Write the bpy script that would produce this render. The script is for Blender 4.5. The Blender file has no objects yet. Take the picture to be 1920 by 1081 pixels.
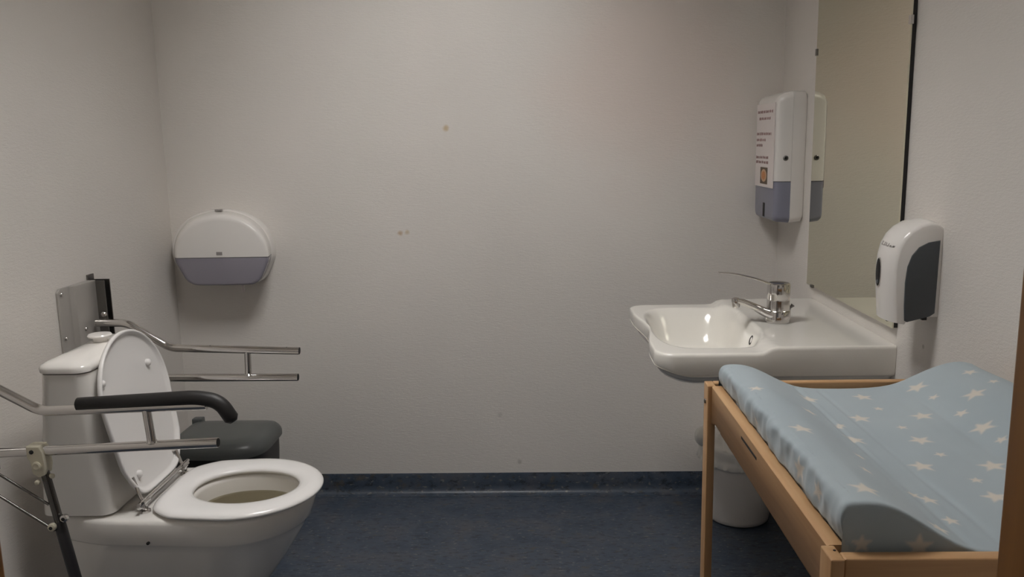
import bpy, bmesh, math, random
from mathutils import Vector, Matrix, noise
random.seed(7)
PI = math.pi
scn = bpy.context.scene
COL = scn.collection

# ------------------------------------------------------------------ camera
CAM = Vector((0.0, 0.0, 1.3224))
R_ = Vector((0.99950627, 0.02543188, -0.01845097))
U_ = Vector((0.01373502, 0.17450047, 0.98456129))
F_ = Vector((-0.02825894, 0.98432861, -0.174065))
cam = bpy.data.cameras.new('camera')
camo = bpy.data.objects.new('camera', cam)
COL.objects.link(camo)
cam.sensor_fit = 'HORIZONTAL'
cam.sensor_width = 36.0
cam.lens = 36.0 * 1569.53 / 1920.0
cam.clip_start = 0.02
M = Matrix((R_, U_, -F_)).transposed().to_4x4()
M.translation = CAM
camo.matrix_world = M
scn.camera = camo

# ------------------------------------------------------------------ world, exposure
w = bpy.data.worlds.new('world')
scn.world = w
w.use_nodes = True
bg = w.node_tree.nodes['Background']
bg.inputs[0].default_value = (0.80, 0.76, 0.72, 1)
bg.inputs[1].default_value = 0.10
LAMP_X, LAMP_Y, CEIL = -0.30, 1.72, 2.50
LAMP_STRENGTH = 44.0
LAMP_COLOR = (1.0, 0.98, 0.96)
scn.view_settings.view_transform = 'Standard'
scn.view_settings.look = 'None'
scn.view_settings.gamma = 1.0
scn.view_settings.use_curve_mapping = False
scn.view_settings.exposure = 0.0
scn.cycles.use_denoising = True
scn.cycles.max_bounces = 10
scn.cycles.diffuse_bounces = 6
scn.cycles.caustics_reflective = False
scn.cycles.caustics_refractive = False

# ------------------------------------------------------------------ room numbers
XL, XR, YB, YF = -1.3241, 0.8689, 3.0069, 0.60
BASE_H = 0.082

# ------------------------------------------------------------------ materials
MATS = {}

def pbsdf(name, color, rough=0.5, metal=0.0, spec=0.5, coat=0.0):
    m = bpy.data.materials.new(name)
    m.use_nodes = True
    b = m.node_tree.nodes['Principled BSDF']
    b.inputs['Base Color'].default_value = (*color, 1)
    b.inputs['Roughness'].default_value = rough
    b.inputs['Metallic'].default_value = metal
    b.inputs['Specular IOR Level'].default_value = spec
    b.inputs['Coat Weight'].default_value = coat
    MATS[name] = m
    return m, m.node_tree, b

def nd(nt, typ, **kw):
    n = nt.nodes.new(typ)
    for k, v in kw.items():
        setattr(n, k, v)
    return n

def noise_tex(nt, scale, detail=3, rough=0.5, vec=None):
    n = nd(nt, 'ShaderNodeTexNoise')
    n.inputs['Scale'].default_value = scale
    n.inputs['Detail'].default_value = detail
    n.inputs['Roughness'].default_value = rough
    if vec is not None:
        nt.links.new(vec, n.inputs['Vector'])
    return n

def ramp(nt, fac, stops):
    r = nd(nt, 'ShaderNodeValToRGB')
    e = r.color_ramp.elements
    while len(e) < len(stops):
        e.new(0.5)
    for i, (p, c) in enumerate(stops):
        e[i].position = p
        e[i].color = (*c, 1)
    nt.links.new(fac, r.inputs['Fac'])
    return r

def coords(nt, scale=(1, 1, 1), kind='Object'):
    tc = nd(nt, 'ShaderNodeTexCoord')
    mp = nd(nt, 'ShaderNodeMapping')
    mp.inputs['Scale'].default_value = scale
    nt.links.new(tc.outputs[kind], mp.inputs['Vector'])
    return mp.outputs['Vector']

def bump(nt, b, height, strength, dist=0.002):
    bp = nd(nt, 'ShaderNodeBump')
    bp.inputs['Strength'].default_value = strength
    bp.inputs['Distance'].default_value = dist
    nt.links.new(height, bp.inputs['Height'])
    nt.links.new(bp.outputs['Normal'], b.inputs['Normal'])

def mix(nt, fac, a, c):
    mx = nd(nt, 'ShaderNodeMix', data_type='RGBA')
    if hasattr(fac, 'node'):
        nt.links.new(fac, mx.inputs['Factor'])
    else:
        mx.inputs['Factor'].default_value = fac
    for s, v in (('A', a), ('B', c)):
        inp = [i for i in mx.inputs if i.name == s and i.type == 'RGBA'][0]
        if hasattr(v, 'node'):
            nt.links.new(v, inp)
        else:
            inp.default_value = (*v, 1)
    return [o for o in mx.outputs if o.type == 'RGBA'][0]

def wall_material(name, color, spots=(), stain=None):
    m, nt, b = pbsdf(name, color, 0.62, spec=0.3)
    # fine woven glass-fibre wallpaper under paint: short horizontal threads
    v = coords(nt, (60, 60, 240))
    n1 = noise_tex(nt, 1.0, 3, 0.6, v)
    v2 = coords(nt, (420, 420, 420))
    n2 = noise_tex(nt, 1.0, 2, 0.5, v2)
    ad = nd(nt, 'ShaderNodeMath', operation='MULTIPLY_ADD')
    nt.links.new(n2.outputs['Fac'], ad.inputs[0])
    ad.inputs[1].default_value = 0.5
    nt.links.new(n1.outputs['Fac'], ad.inputs[2])
    bump(nt, b, ad.outputs[0], 0.45, 0.0018)
    big = noise_tex(nt, 1.6, 3, 0.5, coords(nt, (1, 1, 1)))
    col = ramp(nt, big.outputs['Fac'], [(0.3, tuple(c * 0.965 for c in color)), (0.7, tuple(min(1, c * 1.02) for c in color))]).outputs['Color']
    def blob(center, radius, rgb, strength, col):
        tc = nd(nt, 'ShaderNodeTexCoord')
        sub = nd(nt, 'ShaderNodeVectorMath', operation='DISTANCE')
        nz = noise_tex(nt, 1.2 / max(radius, 0.02), 3, 0.6, tc.outputs['Object'])
        nv = nd(nt, 'ShaderNodeVectorMath', operation='MULTIPLY_ADD')
        nt.links.new(nz.outputs['Color'], nv.inputs[0])
        nv.inputs[1].default_value = (radius * 0.9,) * 3
        nt.links.new(tc.outputs['Object'], nv.inputs[2])
        nt.links.new(nv.outputs[0], sub.inputs[0])
        sub.inputs[1].default_value = tuple(c + radius * 0.45 for c in center)
        mr = nd(nt, 'ShaderNodeMapRange', interpolation_type='SMOOTHSTEP')
        nt.links.new(sub.outputs['Value'], mr.inputs['Value'])
        mr.inputs['From Min'].default_value = radius * 0.25
        mr.inputs['From Max'].default_value = radius * 1.25
        mr.inputs['To Min'].default_value = strength
        mr.inputs['To Max'].default_value = 0.0
        return mix(nt, mr.outputs[0], col, rgb)
    for c, r, rgb, s in spots:
        col = blob(c, r, rgb, s, col)
    nt.links.new(col, b.inputs['Base Color'])
    return m

WALL = (0.76, 0.725, 0.685)
wall_back_mat = wall_material('painted_wall_back', WALL, [
    ((-0.311, YB, 1.369), 0.013, (0.56, 0.42, 0.22), 0.75),
    ((-0.487, YB, 1.000), 0.011, (0.52, 0.37, 0.22), 0.75),
    ((-0.462, YB, 1.002), 0.010, (0.56, 0.44, 0.26), 0.6),
    ((-0.07, YB, 0.125), 0.010, (0.30, 0.28, 0.26), 0.5),
    ((-0.14, YB, 0.31), 0.011, (0.45, 0.43, 0.40), 0.4),
    ((0.42, YB, 1.55), 0.42, (0.76, 0.655, 0.60), 0.75)])
wall_mat = wall_material('painted_wall', WALL, [((XR, 1.853, 0.849), 0.006, (0.40, 0.37, 0.33), 0.7)])
ceil_mat = wall_material('painted_ceiling', (0.88, 0.86, 0.83))

# blue marbled linoleum
m, nt, b = pbsdf('linoleum', (0.05, 0.06, 0.08), 0.36, spec=0.4)
v = coords(nt, (1, 1, 1))
n1 = noise_tex(nt, 9, 6, 0.65, v)
n2 = noise_tex(nt, 55, 4, 0.7, coords(nt, (0.55, 1.5, 1)))
n3 = noise_tex(nt, 85, 2, 0.5, coords(nt, (0.6, 1.3, 1)))
c1 = ramp(nt, n1.outputs['Fac'], [(0.32, (0.034, 0.052, 0.080)), (0.50, (0.058, 0.076, 0.106)), (0.68, (0.082, 0.086, 0.100))]).outputs['Color']
f2 = ramp(nt, n2.outputs['Fac'], [(0.52, (0, 0, 0)), (0.64, (0.9, 0.9, 0.9))]).outputs['Color']
c2 = mix(nt, f2, c1, (0.022, 0.028, 0.038))
f3 = ramp(nt, n3.outputs['Fac'], [(0.62, (0, 0, 0)), (0.70, (0.85, 0.85, 0.85))]).outputs['Color']
c3 = mix(nt, f3, c2, (0.17, 0.17, 0.165))
n4 = noise_tex(nt, 21, 3, 0.6, coords(nt, (0.8, 1.4, 1)))
f4 = ramp(nt, n4.outputs['Fac'], [(0.60, (0, 0, 0)), (0.72, (0.7, 0.7, 0.7))]).outputs['Color']
c4 = mix(nt, f4, c3, (0.095, 0.082, 0.062))
nt.links.new(c4, b.inputs['Base Color'])
bump(nt, b, n2.outputs['Fac'], 0.08, 0.001)

def ceramic(name, color, rough=0.13):
    m, nt, b = pbsdf(name, color, rough, spec=0.5, coat=0.3)
    b.inputs['Coat Roughness'].default_value = 0.05
    n = noise_tex(nt, 7, 2, 0.5, coords(nt))
    c = ramp(nt, n.outputs['Fac'], [(0.3, tuple(x * 0.97 for x in color)), (0.7, color)])
    nt.links.new(c.outputs['Color'], b.inputs['Base Color'])
    return m

def plastic(name, color, rough=0.35, coat=0.0):
    m, nt, b = pbsdf(name, color, rough, spec=0.5, coat=coat)
    n = noise_tex(nt, 160, 2, 0.5, coords(nt))
    bump(nt, b, n.outputs['Fac'], 0.05, 0.0005)
    return m

def metal(name, color, rough):
    m, nt, b = pbsdf(name, color, rough, metal=1.0)
    n = noise_tex(nt, 30, 3, 0.5, coords(nt))
    r = nd(nt, 'ShaderNodeMapRange')
    nt.links.new(n.outputs['Fac'], r.inputs['Value'])
    r.inputs['To Min'].default_value = rough * 0.7
    r.inputs['To Max'].default_value = rough * 1.4
    nt.links.new(r.outputs[0], b.inputs['Roughness'])
    return m

CERAMIC = ceramic('white_ceramic', (0.84, 0.815, 0.775))
BASINC = ceramic('basin_ceramic', (0.87, 0.845, 0.785))
STAINED_SHADED = ceramic('limescaled_shaded_ceramic', (0.60, 0.56, 0.455), 0.22)  # limescale yellow, with the bowl's shade also darkened into the colour
SEATP = plastic('white_seat_plastic', (0.88, 0.865, 0.85), 0.22, 0.3)
WHITEP = plastic('white_plastic', (0.80, 0.775, 0.745), 0.24, 0.2)
LIDP = plastic('toilet_lid_plastic', (0.80, 0.78, 0.765), 0.30, 0.1)
CREAM = plastic('cream_plastic', (0.60, 0.56, 0.44), 0.45)
BLACKP = plastic('black_rubber', (0.012, 0.011, 0.011), 0.5)
BLACKM = plastic('black_painted_metal', (0.014, 0.014, 0.017), 0.35)
GREYLID = plastic('grey_lid_plastic', (0.085, 0.092, 0.090), 0.33)
GREYBODY = plastic('dark_grey_plastic', (0.018, 0.019, 0.021), 0.45)
SOAPGREY = plastic('slate_plastic', (0.075, 0.085, 0.095), 0.4)
PURPLE = plastic('smoked_lilac_plastic', (0.27, 0.255, 0.30), 0.22, 0.2)
PURPLE2 = plastic('smoked_blue_plastic', (0.23, 0.235, 0.30), 0.3, 0.1)
CHROME = metal('chrome', (0.66, 0.64, 0.62), 0.09)
BLACKCHROME = metal('dark_chrome', (0.13, 0.125, 0.12), 0.16)
STEEL = metal('brushed_steel', (0.50, 0.48, 0.455), 0.42)
STEEL.node_tree.nodes['Principled BSDF'].inputs['Metallic'].default_value = 0.55
DARKSTEEL = metal('dark_steel', (0.22, 0.21, 0.20), 0.35)
DARK = plastic('dark_hole', (0.008, 0.008, 0.008), 0.6)
PAPER = plastic('paper', (0.80, 0.74, 0.72), 0.7)
INK = plastic('faded_red_ink', (0.36, 0.24, 0.235), 0.7)
GREYINK = plastic('grey_ink', (0.30, 0.28, 0.27), 0.5)
PHOTO_BG = plastic('print_dark', (0.13, 0.09, 0.06), 0.6)
PHOTO_FG = plastic('print_orange', (0.60, 0.26, 0.10), 0.6)
PHOTO_FG2 = plastic('print_peach', (0.62, 0.40, 0.25), 0.6)
BAG = plastic('bag_plastic', (0.88, 0.86, 0.81), 0.35)
BINW = plastic('bin_plastic', (0.78, 0.745, 0.71), 0.38)
TUBEHOLD = plastic('lamp_housing', (0.8, 0.8, 0.8), 0.4)

m, nt, b = pbsdf('mirror_glass', (0.84, 0.82, 0.66), 0.015, metal=1.0)
nmir = noise_tex(nt, 2, 2, 0.5, coords(nt))
nt.links.new(ramp(nt, nmir.outputs['Fac'], [(0.2, (0.80, 0.785, 0.64)), (0.8, (0.82, 0.80, 0.66))]).outputs['Color'], b.inputs['Base Color'])
MIRROR = m
m, nt, b = pbsdf('water', (0.55, 0.53, 0.42), 0.05, spec=0.5)
b.inputs['Transmission Weight'].default_value = 0.6
b.inputs['IOR'].default_value = 1.33
nw = noise_tex(nt, 14, 2, 0.5, coords(nt))
bump(nt, b, nw.outputs['Fac'], 0.02, 0.001)
WATER = m

def wood(name, c0, c1, c2, axis, rough=0.38):
    m, nt, b = pbsdf(name, c1, rough, spec=0.35)
    sc = [38, 38, 38]
    sc['xyz'.index(axis)] = 1.6
    v = coords(nt, tuple(sc))
    n1 = noise_tex(nt, 1.0, 5, 0.6, v)
    c = ramp(nt, n1.outputs['Fac'], [(0.30, c0), (0.5, c1), (0.72, c2)]).outputs['Color']
    sc2 = [9, 9, 9]
    sc2['xyz'.index(axis)] = 2.0
    n2 = noise_tex(nt, 1.0, 2, 0.5, coords(nt, tuple(sc2)))
    f = ramp(nt, n2.outputs['Fac'], [(0.35, (0, 0, 0)), (0.75, (0.45, 0.45, 0.45))]).outputs['Color']
    c = mix(nt, f, c, c0)
    nt.links.new(c, b.inputs['Base Color'])
    bump(nt, b, n1.outputs['Fac'], 0.06, 0.0006)
    return m

BEECH = [wood('beech_' + a, (0.37, 0.205, 0.095), (0.49, 0.290, 0.143), (0.56, 0.360, 0.19), a) for a in 'xyz']
DOORWOOD = wood('stained_door_wood', (0.15, 0.060, 0.011), (0.21, 0.088, 0.017), (0.26, 0.115, 0.026), 'z', 0.4)

# ------------------------------------------------------------------ mesh helpers
def tag(o, label=None, cat=None, group=None, kind=None):
    for k, v in (('label', label), ('category', cat), ('group', group), ('kind', kind)):
        if v:
            o[k] = v
    return o

def thing(name, loc, label, cat, group=None):
    o = bpy.data.objects.new(name, None)
    o.empty_display_size = 0.05
    COL.objects.link(o)
    o.location = loc
    return tag(o, label, cat, group)

def origin_of(parent):
    p = Vector((0, 0, 0))
    while parent is not None:
        p += Vector(parent.location)
        parent = parent.parent
    return p

def make(name, verts, faces, mat, parent=None, loc=None, smooth=True, angle=40, bev=0):
    """one mesh object; verts are in room coordinates"""
    off = origin_of(parent)
    if loc is not None:
        base = Vector(loc)
    elif parent is None:
        xs = list(zip(*verts))
        base = Vector(((min(xs[0]) + max(xs[0])) / 2, (min(xs[1]) + max(xs[1])) / 2, min(xs[2])))
    else:
        base = off
    bm = bmesh.new()
    vs = [bm.verts.new(Vector(v) - base) for v in verts]
    for f in faces:
        try:
            bm.faces.new([vs[i] for i in f])
        except ValueError:
            pass
    return finish(name, bm, mat, parent, base, off, smooth, angle, bev)

def finish(name, bm, mat, parent, base, off, smooth=True, angle=40, bev=0, recalc=True):
    if bev:
        bmesh.ops.bevel(bm, geom=[e for e in bm.edges], offset=bev, segments=2, profile=0.6, affect='EDGES', clamp_overlap=True)
    if recalc:
        bmesh.ops.recalc_face_normals(bm, faces=bm.faces)
    lim = math.radians(angle)
    for f in bm.faces:
        f.smooth = smooth
    if smooth:
        for e in bm.edges:
            if len(e.link_faces) == 2 and e.calc_face_angle(0) > lim:
                e.smooth = False
    me = bpy.data.meshes.new(name)
    bm.to_mesh(me)
    bm.free()
    if mat is not None:
        me.materials.append(mat)
    o = bpy.data.objects.new(name, me)
    COL.objects.link(o)
    if parent is not None:
        o.parent = parent
        o.location = base - off
    else:
        o.location = base
    return o

def join_geo(*geos):
    V, Fc = [], []
    for v, f in geos:
        k = len(V)
        V += list(v)
        Fc += [tuple(i + k for i in q) for q in f]
    return V, Fc

def box_geo(x0, x1, y0, y1, z0, z1):
    v = [(x0, y0, z0), (x1, y0, z0), (x1, y1, z0), (x0, y1, z0), (x0, y0, z1), (x1, y0, z1), (x1, y1, z1), (x0, y1, z1)]
    f = [(0, 3, 2, 1), (4, 5, 6, 7), (0, 1, 5, 4), (1, 2, 6, 5), (2, 3, 7, 6), (3, 0, 4, 7)]
    return v, f

def box(name, x0, x1, y0, y1, z0, z1, mat, parent=None, bev=0.002, **kw):
    v, f = box_geo(x0, x1, y0, y1, z0, z1)
    return make(name, v, f, mat, parent, bev=bev, angle=60, **kw)

def loft_geo(rings, cap0=True, cap1=True, closed=True):
    n = len(rings[0])
    V = [tuple(p) for r in rings for p in r]
    Fc = []
    for i in range(len(rings) - 1):
        for j in range(n if closed else n - 1):
            a, b_ = i * n + j, i * n + (j + 1) % n
            Fc.append((a, b_, b_ + n, a + n))
    if cap0:
        Fc.append(tuple(range(n - 1, -1, -1)))
    if cap1:
        Fc.append(tuple((len(rings) - 1) * n + j for j in range(n)))
    return V, Fc

def fillet(pts, r, seg=8):
    """rounded polyline through pts"""
    pts = [Vector(p) for p in pts]
    out = [pts[0]]
    for i in range(1, len(pts) - 1):
        a, p, c = pts[i - 1], pts[i], pts[i + 1]
        d0, d1 = (a - p), (c - p)
        l = min(r, d0.length * 0.45, d1.length * 0.45)
        p0, p1 = p + d0.normalized() * l, p + d1.normalized() * l
        for k in range(seg + 1):
            t = k / seg
            out.append(p0 * (1 - t) ** 2 + p * 2 * t * (1 - t) + p1 * t * t)
    out.append(pts[-1])
    return out

def tube_geo(path, rad, n=20, flat=1.0, up=None, caps=True):
    """swept round tube; rad is a number or a list per point; flat squashes along the frame's second axis"""
    P = [Vector(p) for p in path]
    rads = rad if isinstance(rad, (list, tuple)) else [rad] * len(P)
    T = []
    for i in range(len(P)):
        a, c = P[max(0, i - 1)], P[min(len(P) - 1, i + 1)]
        T.append((c - a).normalized())
    u = Vector(up) if up else (Vector((0, 0, 1)) if abs(T[0].z) < 0.9 else Vector((0, 1, 0)))
    rings = []
    for p, t, r in zip(P, T, rads):
        u = (u - t * u.dot(t)).normalized()
        s = t.cross(u)
        rr = r if isinstance(r, (tuple, list)) else (r, r * flat)
        rings.append([p + s * rr[0] * math.cos(2 * PI * k / n) + u * rr[1] * math.sin(2 * PI * k / n) for k in range(n)])
    return loft_geo(rings, caps, caps)

def tube(name, path, rad, mat, parent=None, n=20, **kw):
    fl = kw.pop('flat', 1.0)
    up = kw.pop('up', None)
    v, f = tube_geo(path, rad, n, fl, up)
    return make(name, v, f, mat, parent, **kw)

def hollow_end(name, p, d, r, parent):
    """dark plug set into the open end of a tube"""
    p, d = Vector(p), Vector(d).normalized()
    return tube(name, [p - d * 0.004, p + d * 0.0006], r * 0.88, DARK, parent, 16)

def lathe_geo(prof, center, axis=(0, 0, 1), n=32, caps=True):
    ax = Vector(axis).normalized()
    u = Vector((1, 0, 0)) if abs(ax.x) < 0.9 else Vector((0, 1, 0))
    u = (u - ax * u.dot(ax)).normalized()
    s = ax.cross(u)
    c = Vector(center)
    rings = [[c + ax * h + (u * math.cos(2 * PI * k / n) + s * math.sin(2 * PI * k / n)) * max(r, 1e-4) for k in range(n)] for r, h in prof]
    return loft_geo(rings, caps, caps)

def lathe(name, prof, center, mat, parent=None, axis=(0, 0, 1), n=32, **kw):
    v, f = lathe_geo(prof, center, axis, n)
    return make(name, v, f, mat, parent, **kw)

def spow(c, e):
    return math.copysign(abs(c) ** e, c)

def smooth01(t):
    t = max(0.0, min(1.0, t))
    return t * t * (3 - 2 * t)

def lerp(a, c, t):
    return a + (c - a) * t

def interp(x, pts):
    if x <= pts[0][0]:
        return pts[0][1]
    for (x0, y0), (x1, y1) in zip(pts, pts[1:]):
        if x <= x1:
            return lerp(y0, y1, (x - x0) / (x1 - x0))
    return pts[-1][1]

def egg(xc, xb, xt, hw, yc, z, nr=4.0, hr=None, n=96, nf=2.0):
    """plan outline of a toilet part: round nose at xt, squarer tail at xb"""
    out = []
    for k in range(n):
        t = 2 * PI * k / n
        c, s = math.cos(t), math.sin(t)
        if c >= 0:
            x, y = xc + (xt - xc) * spow(c, 2 / nf), hw * spow(s, 2 / nf)
        else:
            e = lerp(2 / nf, 2 / nr, smooth01(-c * 3))
            h = hw if hr is None else lerp(hw, hr, smooth01(-c * 1.3))
            x, y = xc + (xb - xc) * abs(c) ** e, h * spow(s, e)
        out.append((x, yc + y, z))
    return out

def rrect(a0, a1, b0, b1, r, seg=8):
    """rounded rectangle in 2-D, counter-clockwise"""
    out = []
    for (ca, cb, st) in ((a1 - r, b1 - r, 0), (a0 + r, b1 - r, PI / 2), (a0 + r, b0 + r, PI), (a1 - r, b0 + r, 1.5 * PI)):
        for k in range(seg + 1):
            t = st + PI / 2 * k / seg
            out.append((ca + r * math.cos(t), cb + r * math.sin(t)))
    return out

def scale_about(pts, c, s):
    return [tuple(cc + (p - cc) * s for p, cc in zip(q, c)) for q in pts]

def clip_keep(name, V, Fc, mat, parent, planes, angle=35, fill=True):
    """cut a closed shape by planes (co, no), keeping the side the normal points away from"""
    off = origin_of(parent)
    bm = bmesh.new()
    vs = [bm.verts.new(Vector(v) - off) for v in V]
    for f in Fc:
        try:
            bm.faces.new([vs[i] for i in f])
        except ValueError:
            pass
    bmesh.ops.recalc_face_normals(bm, faces=bm.faces)
    for co, no in planes:
        r = bmesh.ops.bisect_plane(bm, geom=bm.verts[:] + bm.edges[:] + bm.faces[:], plane_co=Vector(co) - off, plane_no=Vector(no), clear_outer=True)
        if fill:
            ed = [e for e in r['geom_cut'] if isinstance(e, bmesh.types.BMEdge)]
            bmesh.ops.holes_fill(bm, edges=ed, sides=0)
    return finish(name, bm, mat, parent, off, off, True, angle)

# ================================================================== SETTING
def quad(name, pts, mat, kind='structure', label=None):
    """a thick wall slab: first four points are the room face"""
    V = [Vector(p) for p in pts]
    nrm = (V[1] - V[0]).cross(V[3] - V[0]).normalized()
    B = [v - nrm * 0.08 for v in V]
    o = make(name, V + B, [(0, 1, 2, 3), (7, 6, 5, 4), (0, 4, 5, 1), (1, 5, 6, 2), (2, 6, 7, 3), (3, 7, 4, 0)], mat, None, loc=(0, 0, 0), smooth=False)
    return tag(o, label, None, None, kind)

quad('floor', [(XL, -1.2, 0), (XR, -1.2, 0), (XR, YB, 0), (XL, YB, 0)], MATS['linoleum'], label='blue grey marbled linoleum floor')
quad('ceiling', [(XL, YB, CEIL), (XR, YB, CEIL), (XR, YF - .09, CEIL), (XL, YF - .09, CEIL)], ceil_mat, label='plain white ceiling')
quad('wall_back', [(XL - .08, YB, 0), (XR + .08, YB, 0), (XR + .08, YB, CEIL), (XL - .08, YB, CEIL)], wall_back_mat, label='off white painted wall with small filler spots')
quad('wall_left', [(XL, YF - .09, 0), (XL, YB, 0), (XL, YB, CEIL), (XL, YF - .09, CEIL)], wall_mat, label='off white wall behind the toilet')
quad('wall_right', [(XR, YB, 0), (XR, YF - .09, 0), (XR, YF - .09, CEIL), (XR, YB, CEIL)], wall_mat, label='off white wall behind the sink and mirror')
DX0, DX1, DZ = -0.421, 0.348, 2.05
JT = 0.035
g = join_geo(box_geo(XL, DX0 - JT, YF - .09, YF, 0, CEIL), box_geo(DX1 + JT, XR, YF - .09, YF, 0, CEIL), box_geo(DX0 - JT, DX1 + JT, YF - .09, YF, DZ + JT, CEIL))
tag(make('wall_front', *g, wall_mat, loc=(0, 0, 0), smooth=False), 'off white wall around the doorway', None, None, 'structure')
door = thing('door_1', (0, YF - .05, 0), 'brown stained wooden door frame we look through', None)
door['kind'] = 'structure'
box('jamb', DX0 - JT, DX0, YF - .13, YF + .001, 0.002, DZ + JT, DOORWOOD, door, 0.003)
box('jamb', DX1, DX1 + JT, YF - .13, YF + .001, 0.002, DZ + JT, DOORWOOD, door, 0.003)
box('head', DX0, DX1, YF - .13, YF + .001, DZ, DZ + JT, DOORWOOD, door, 0.003)

def cove(name, p0, p1, inward, label):
    """coved linoleum skirting swept along the foot of a wall"""
    p0, p1, n = Vector(p0), Vector(p1), Vector(inward)
    prof = [(0, BASE_H), (0.0022, BASE_H), (0.0028, BASE_H - .001), (0.003, .034), (0.0045, .022), (0.009, .0115), (0.0165, .005), (0.026, .0018), (0.034, .0012), (0.0345, -.002), (0, -.002)]
    rings = [[p + n * a + Vector((0, 0, z)) for a, z in prof] for p in (p0, p1)]
    o = make(name, *loft_geo(rings), MATS['linoleum'], None, loc=(0, 0, 0), angle=50)
    return tag(o, label, None, None, 'structure')

cove('baseboard_back', (XL, YB, 0), (XR, YB, 0), (0, -1, 0), 'blue coved linoleum skirting under the back wall')
cove('baseboard_left', (XL, YF, 0), (XL, YB, 0), (1, 0, 0), 'blue coved linoleum skirting along the toilet wall')
cove('baseboard_right', (XR, YF, 0), (XR, YB, 0), (-1, 0, 0), 'blue coved linoleum skirting along the sink wall')

# ceiling lamp (out of frame, lights the room)
lamp = thing('ceiling_lamp', (LAMP_X, LAMP_Y, CEIL), 'square ceiling lamp with added light-cutting blades above the middle of the room', 'lamp')
for k in range(5):  # unseen blades added to cut the lamp's light on the side walls
    x = LAMP_X - .29 + .145 * k
    box('added_light_blade', x - .003, x + .003, LAMP_Y - .30, LAMP_Y + .30, CEIL - .090, CEIL - .0005, STEEL, lamp, 0)
for k in range(4):  # added cross blades that trim the light on the back wall
    y = LAMP_Y - .297 + .198 * k
    box('added_light_blade', LAMP_X - .29, LAMP_X + .29, y - .002, y + .002, CEIL - .048, CEIL - .022, STEEL, lamp, 0)
box('reflector', LAMP_X - .285, LAMP_X + .285, LAMP_Y - .30, LAMP_Y + .30, CEIL - .004, CEIL - .0005, TUBEHOLD, lamp, 0)
m, nt, b = pbsdf('fluorescent_diffuser', (1, 1, 1), 0.5)
b.inputs['Emission Color'].default_value = (*LAMP_COLOR, 1)
b.inputs['Emission Strength'].default_value = LAMP_STRENGTH
for k in range(4):
    x = LAMP_X - .2175 + .145 * k
    box('diffuser', x - .035, x + .035, LAMP_Y - .28, LAMP_Y + .28, CEIL - .018, CEIL - .006, m, lamp, 0)

# ================================================================== TOILET
AY = 2.065
toilet = thing('toilet', (-0.95, AY, 0), 'white ceramic floor toilet with raised lid and open seat ring', 'toilet')
N = 96
def E_(z, xb, xt, hw, xc=-0.79, nr=4.0, hr=None):
    return egg(xc, xb, xt, hw, AY, z, nr, hr, N)
rings = [
    E_(0.002, -1.215, -0.815, .112, -.95, 5, .146), E_(0.02, -1.215, -0.815, .112, -.95, 5, .146), E_(0.028, -1.213, -.812, .106, -.95, 5, .141),
    E_(0.10, -1.215, -.785, .108, -.93, 5, .142), E_(0.19, -1.218, -.718, .124, -.90, 5, .143),
    E_(0.25, -1.220, -.675, .142, -.87, 5, .144), E_(0.30, -1.224, -.643, .158, -.84, 5, .146), E_(0.335, -1.228, -.622, .170, -.81, 5, .149),
    E_(0.352, -1.230, -.614, .1745, -.79, 4.5, .150),
    E_(0.3565, -1.234, -.609, .1785, -.79, 5, .155), E_(0.362, -1.236, -.604, .181, -.79, 5, .158),
    E_(0.390, -1.237, -.595, .183, -.785, 5, .160), E_(0.412, -1.237, -.590, .183, -.785, 5, .161),
    E_(0.4195, -1.234, -.593, .1805, -.785, 5, .159), E_(0.4235, -1.228, -.600, .174, -.785, 5, .153), E_(0.4245, -1.212, -.612, .162, -.785, 5, .142),
]
def H_(z, xb, xt, hw, xc=-0.765):
    return egg(xc, xb, xt, hw, AY, z, 2.2, None, N)
inner = [H_(.4245, -.908, -.626, .120), H_(.421, -.903, -.630, .115), H_(.412, -.901, -.632, .1135), H_(.378, -.900, -.633, .1125), H_(.3725, -.901, -.632, .114), H_(.372, -.915, -.626, .128), H_(.345, -.917, -.634, .130),
          H_(.310, -.908, -.654, .122), H_(.285, -.892, -.674, .106), H_(.266, -.874, -.698, .080, -.78), H_(.245, -.860, -.712, .062, -.79), H_(.19, -.852, -.745, .046, -.80), H_(.16, -.85, -.77, .035, -.81)]
make('bowl', *loft_geo(rings + inner[:4], True, False), CERAMIC, toilet, angle=50)
make('bowl_interior', *loft_geo(inner[3:], False, True), STAINED_SHADED, toilet, angle=50)
make('water', *loft_geo([H_(.2435, -.8588, -.7140, .0610, -.79), H_(.248, -.8615, -.7085, .0640, -.79)]), WATER, toilet)
lathe('bolt_hole', [(0.0038, 0), (0.0038, 0.006), (0.002, 0.0065)], (-.957, AY - .176, .368), DARK, toilet, (0, -1, 0.1), 12)

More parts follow.
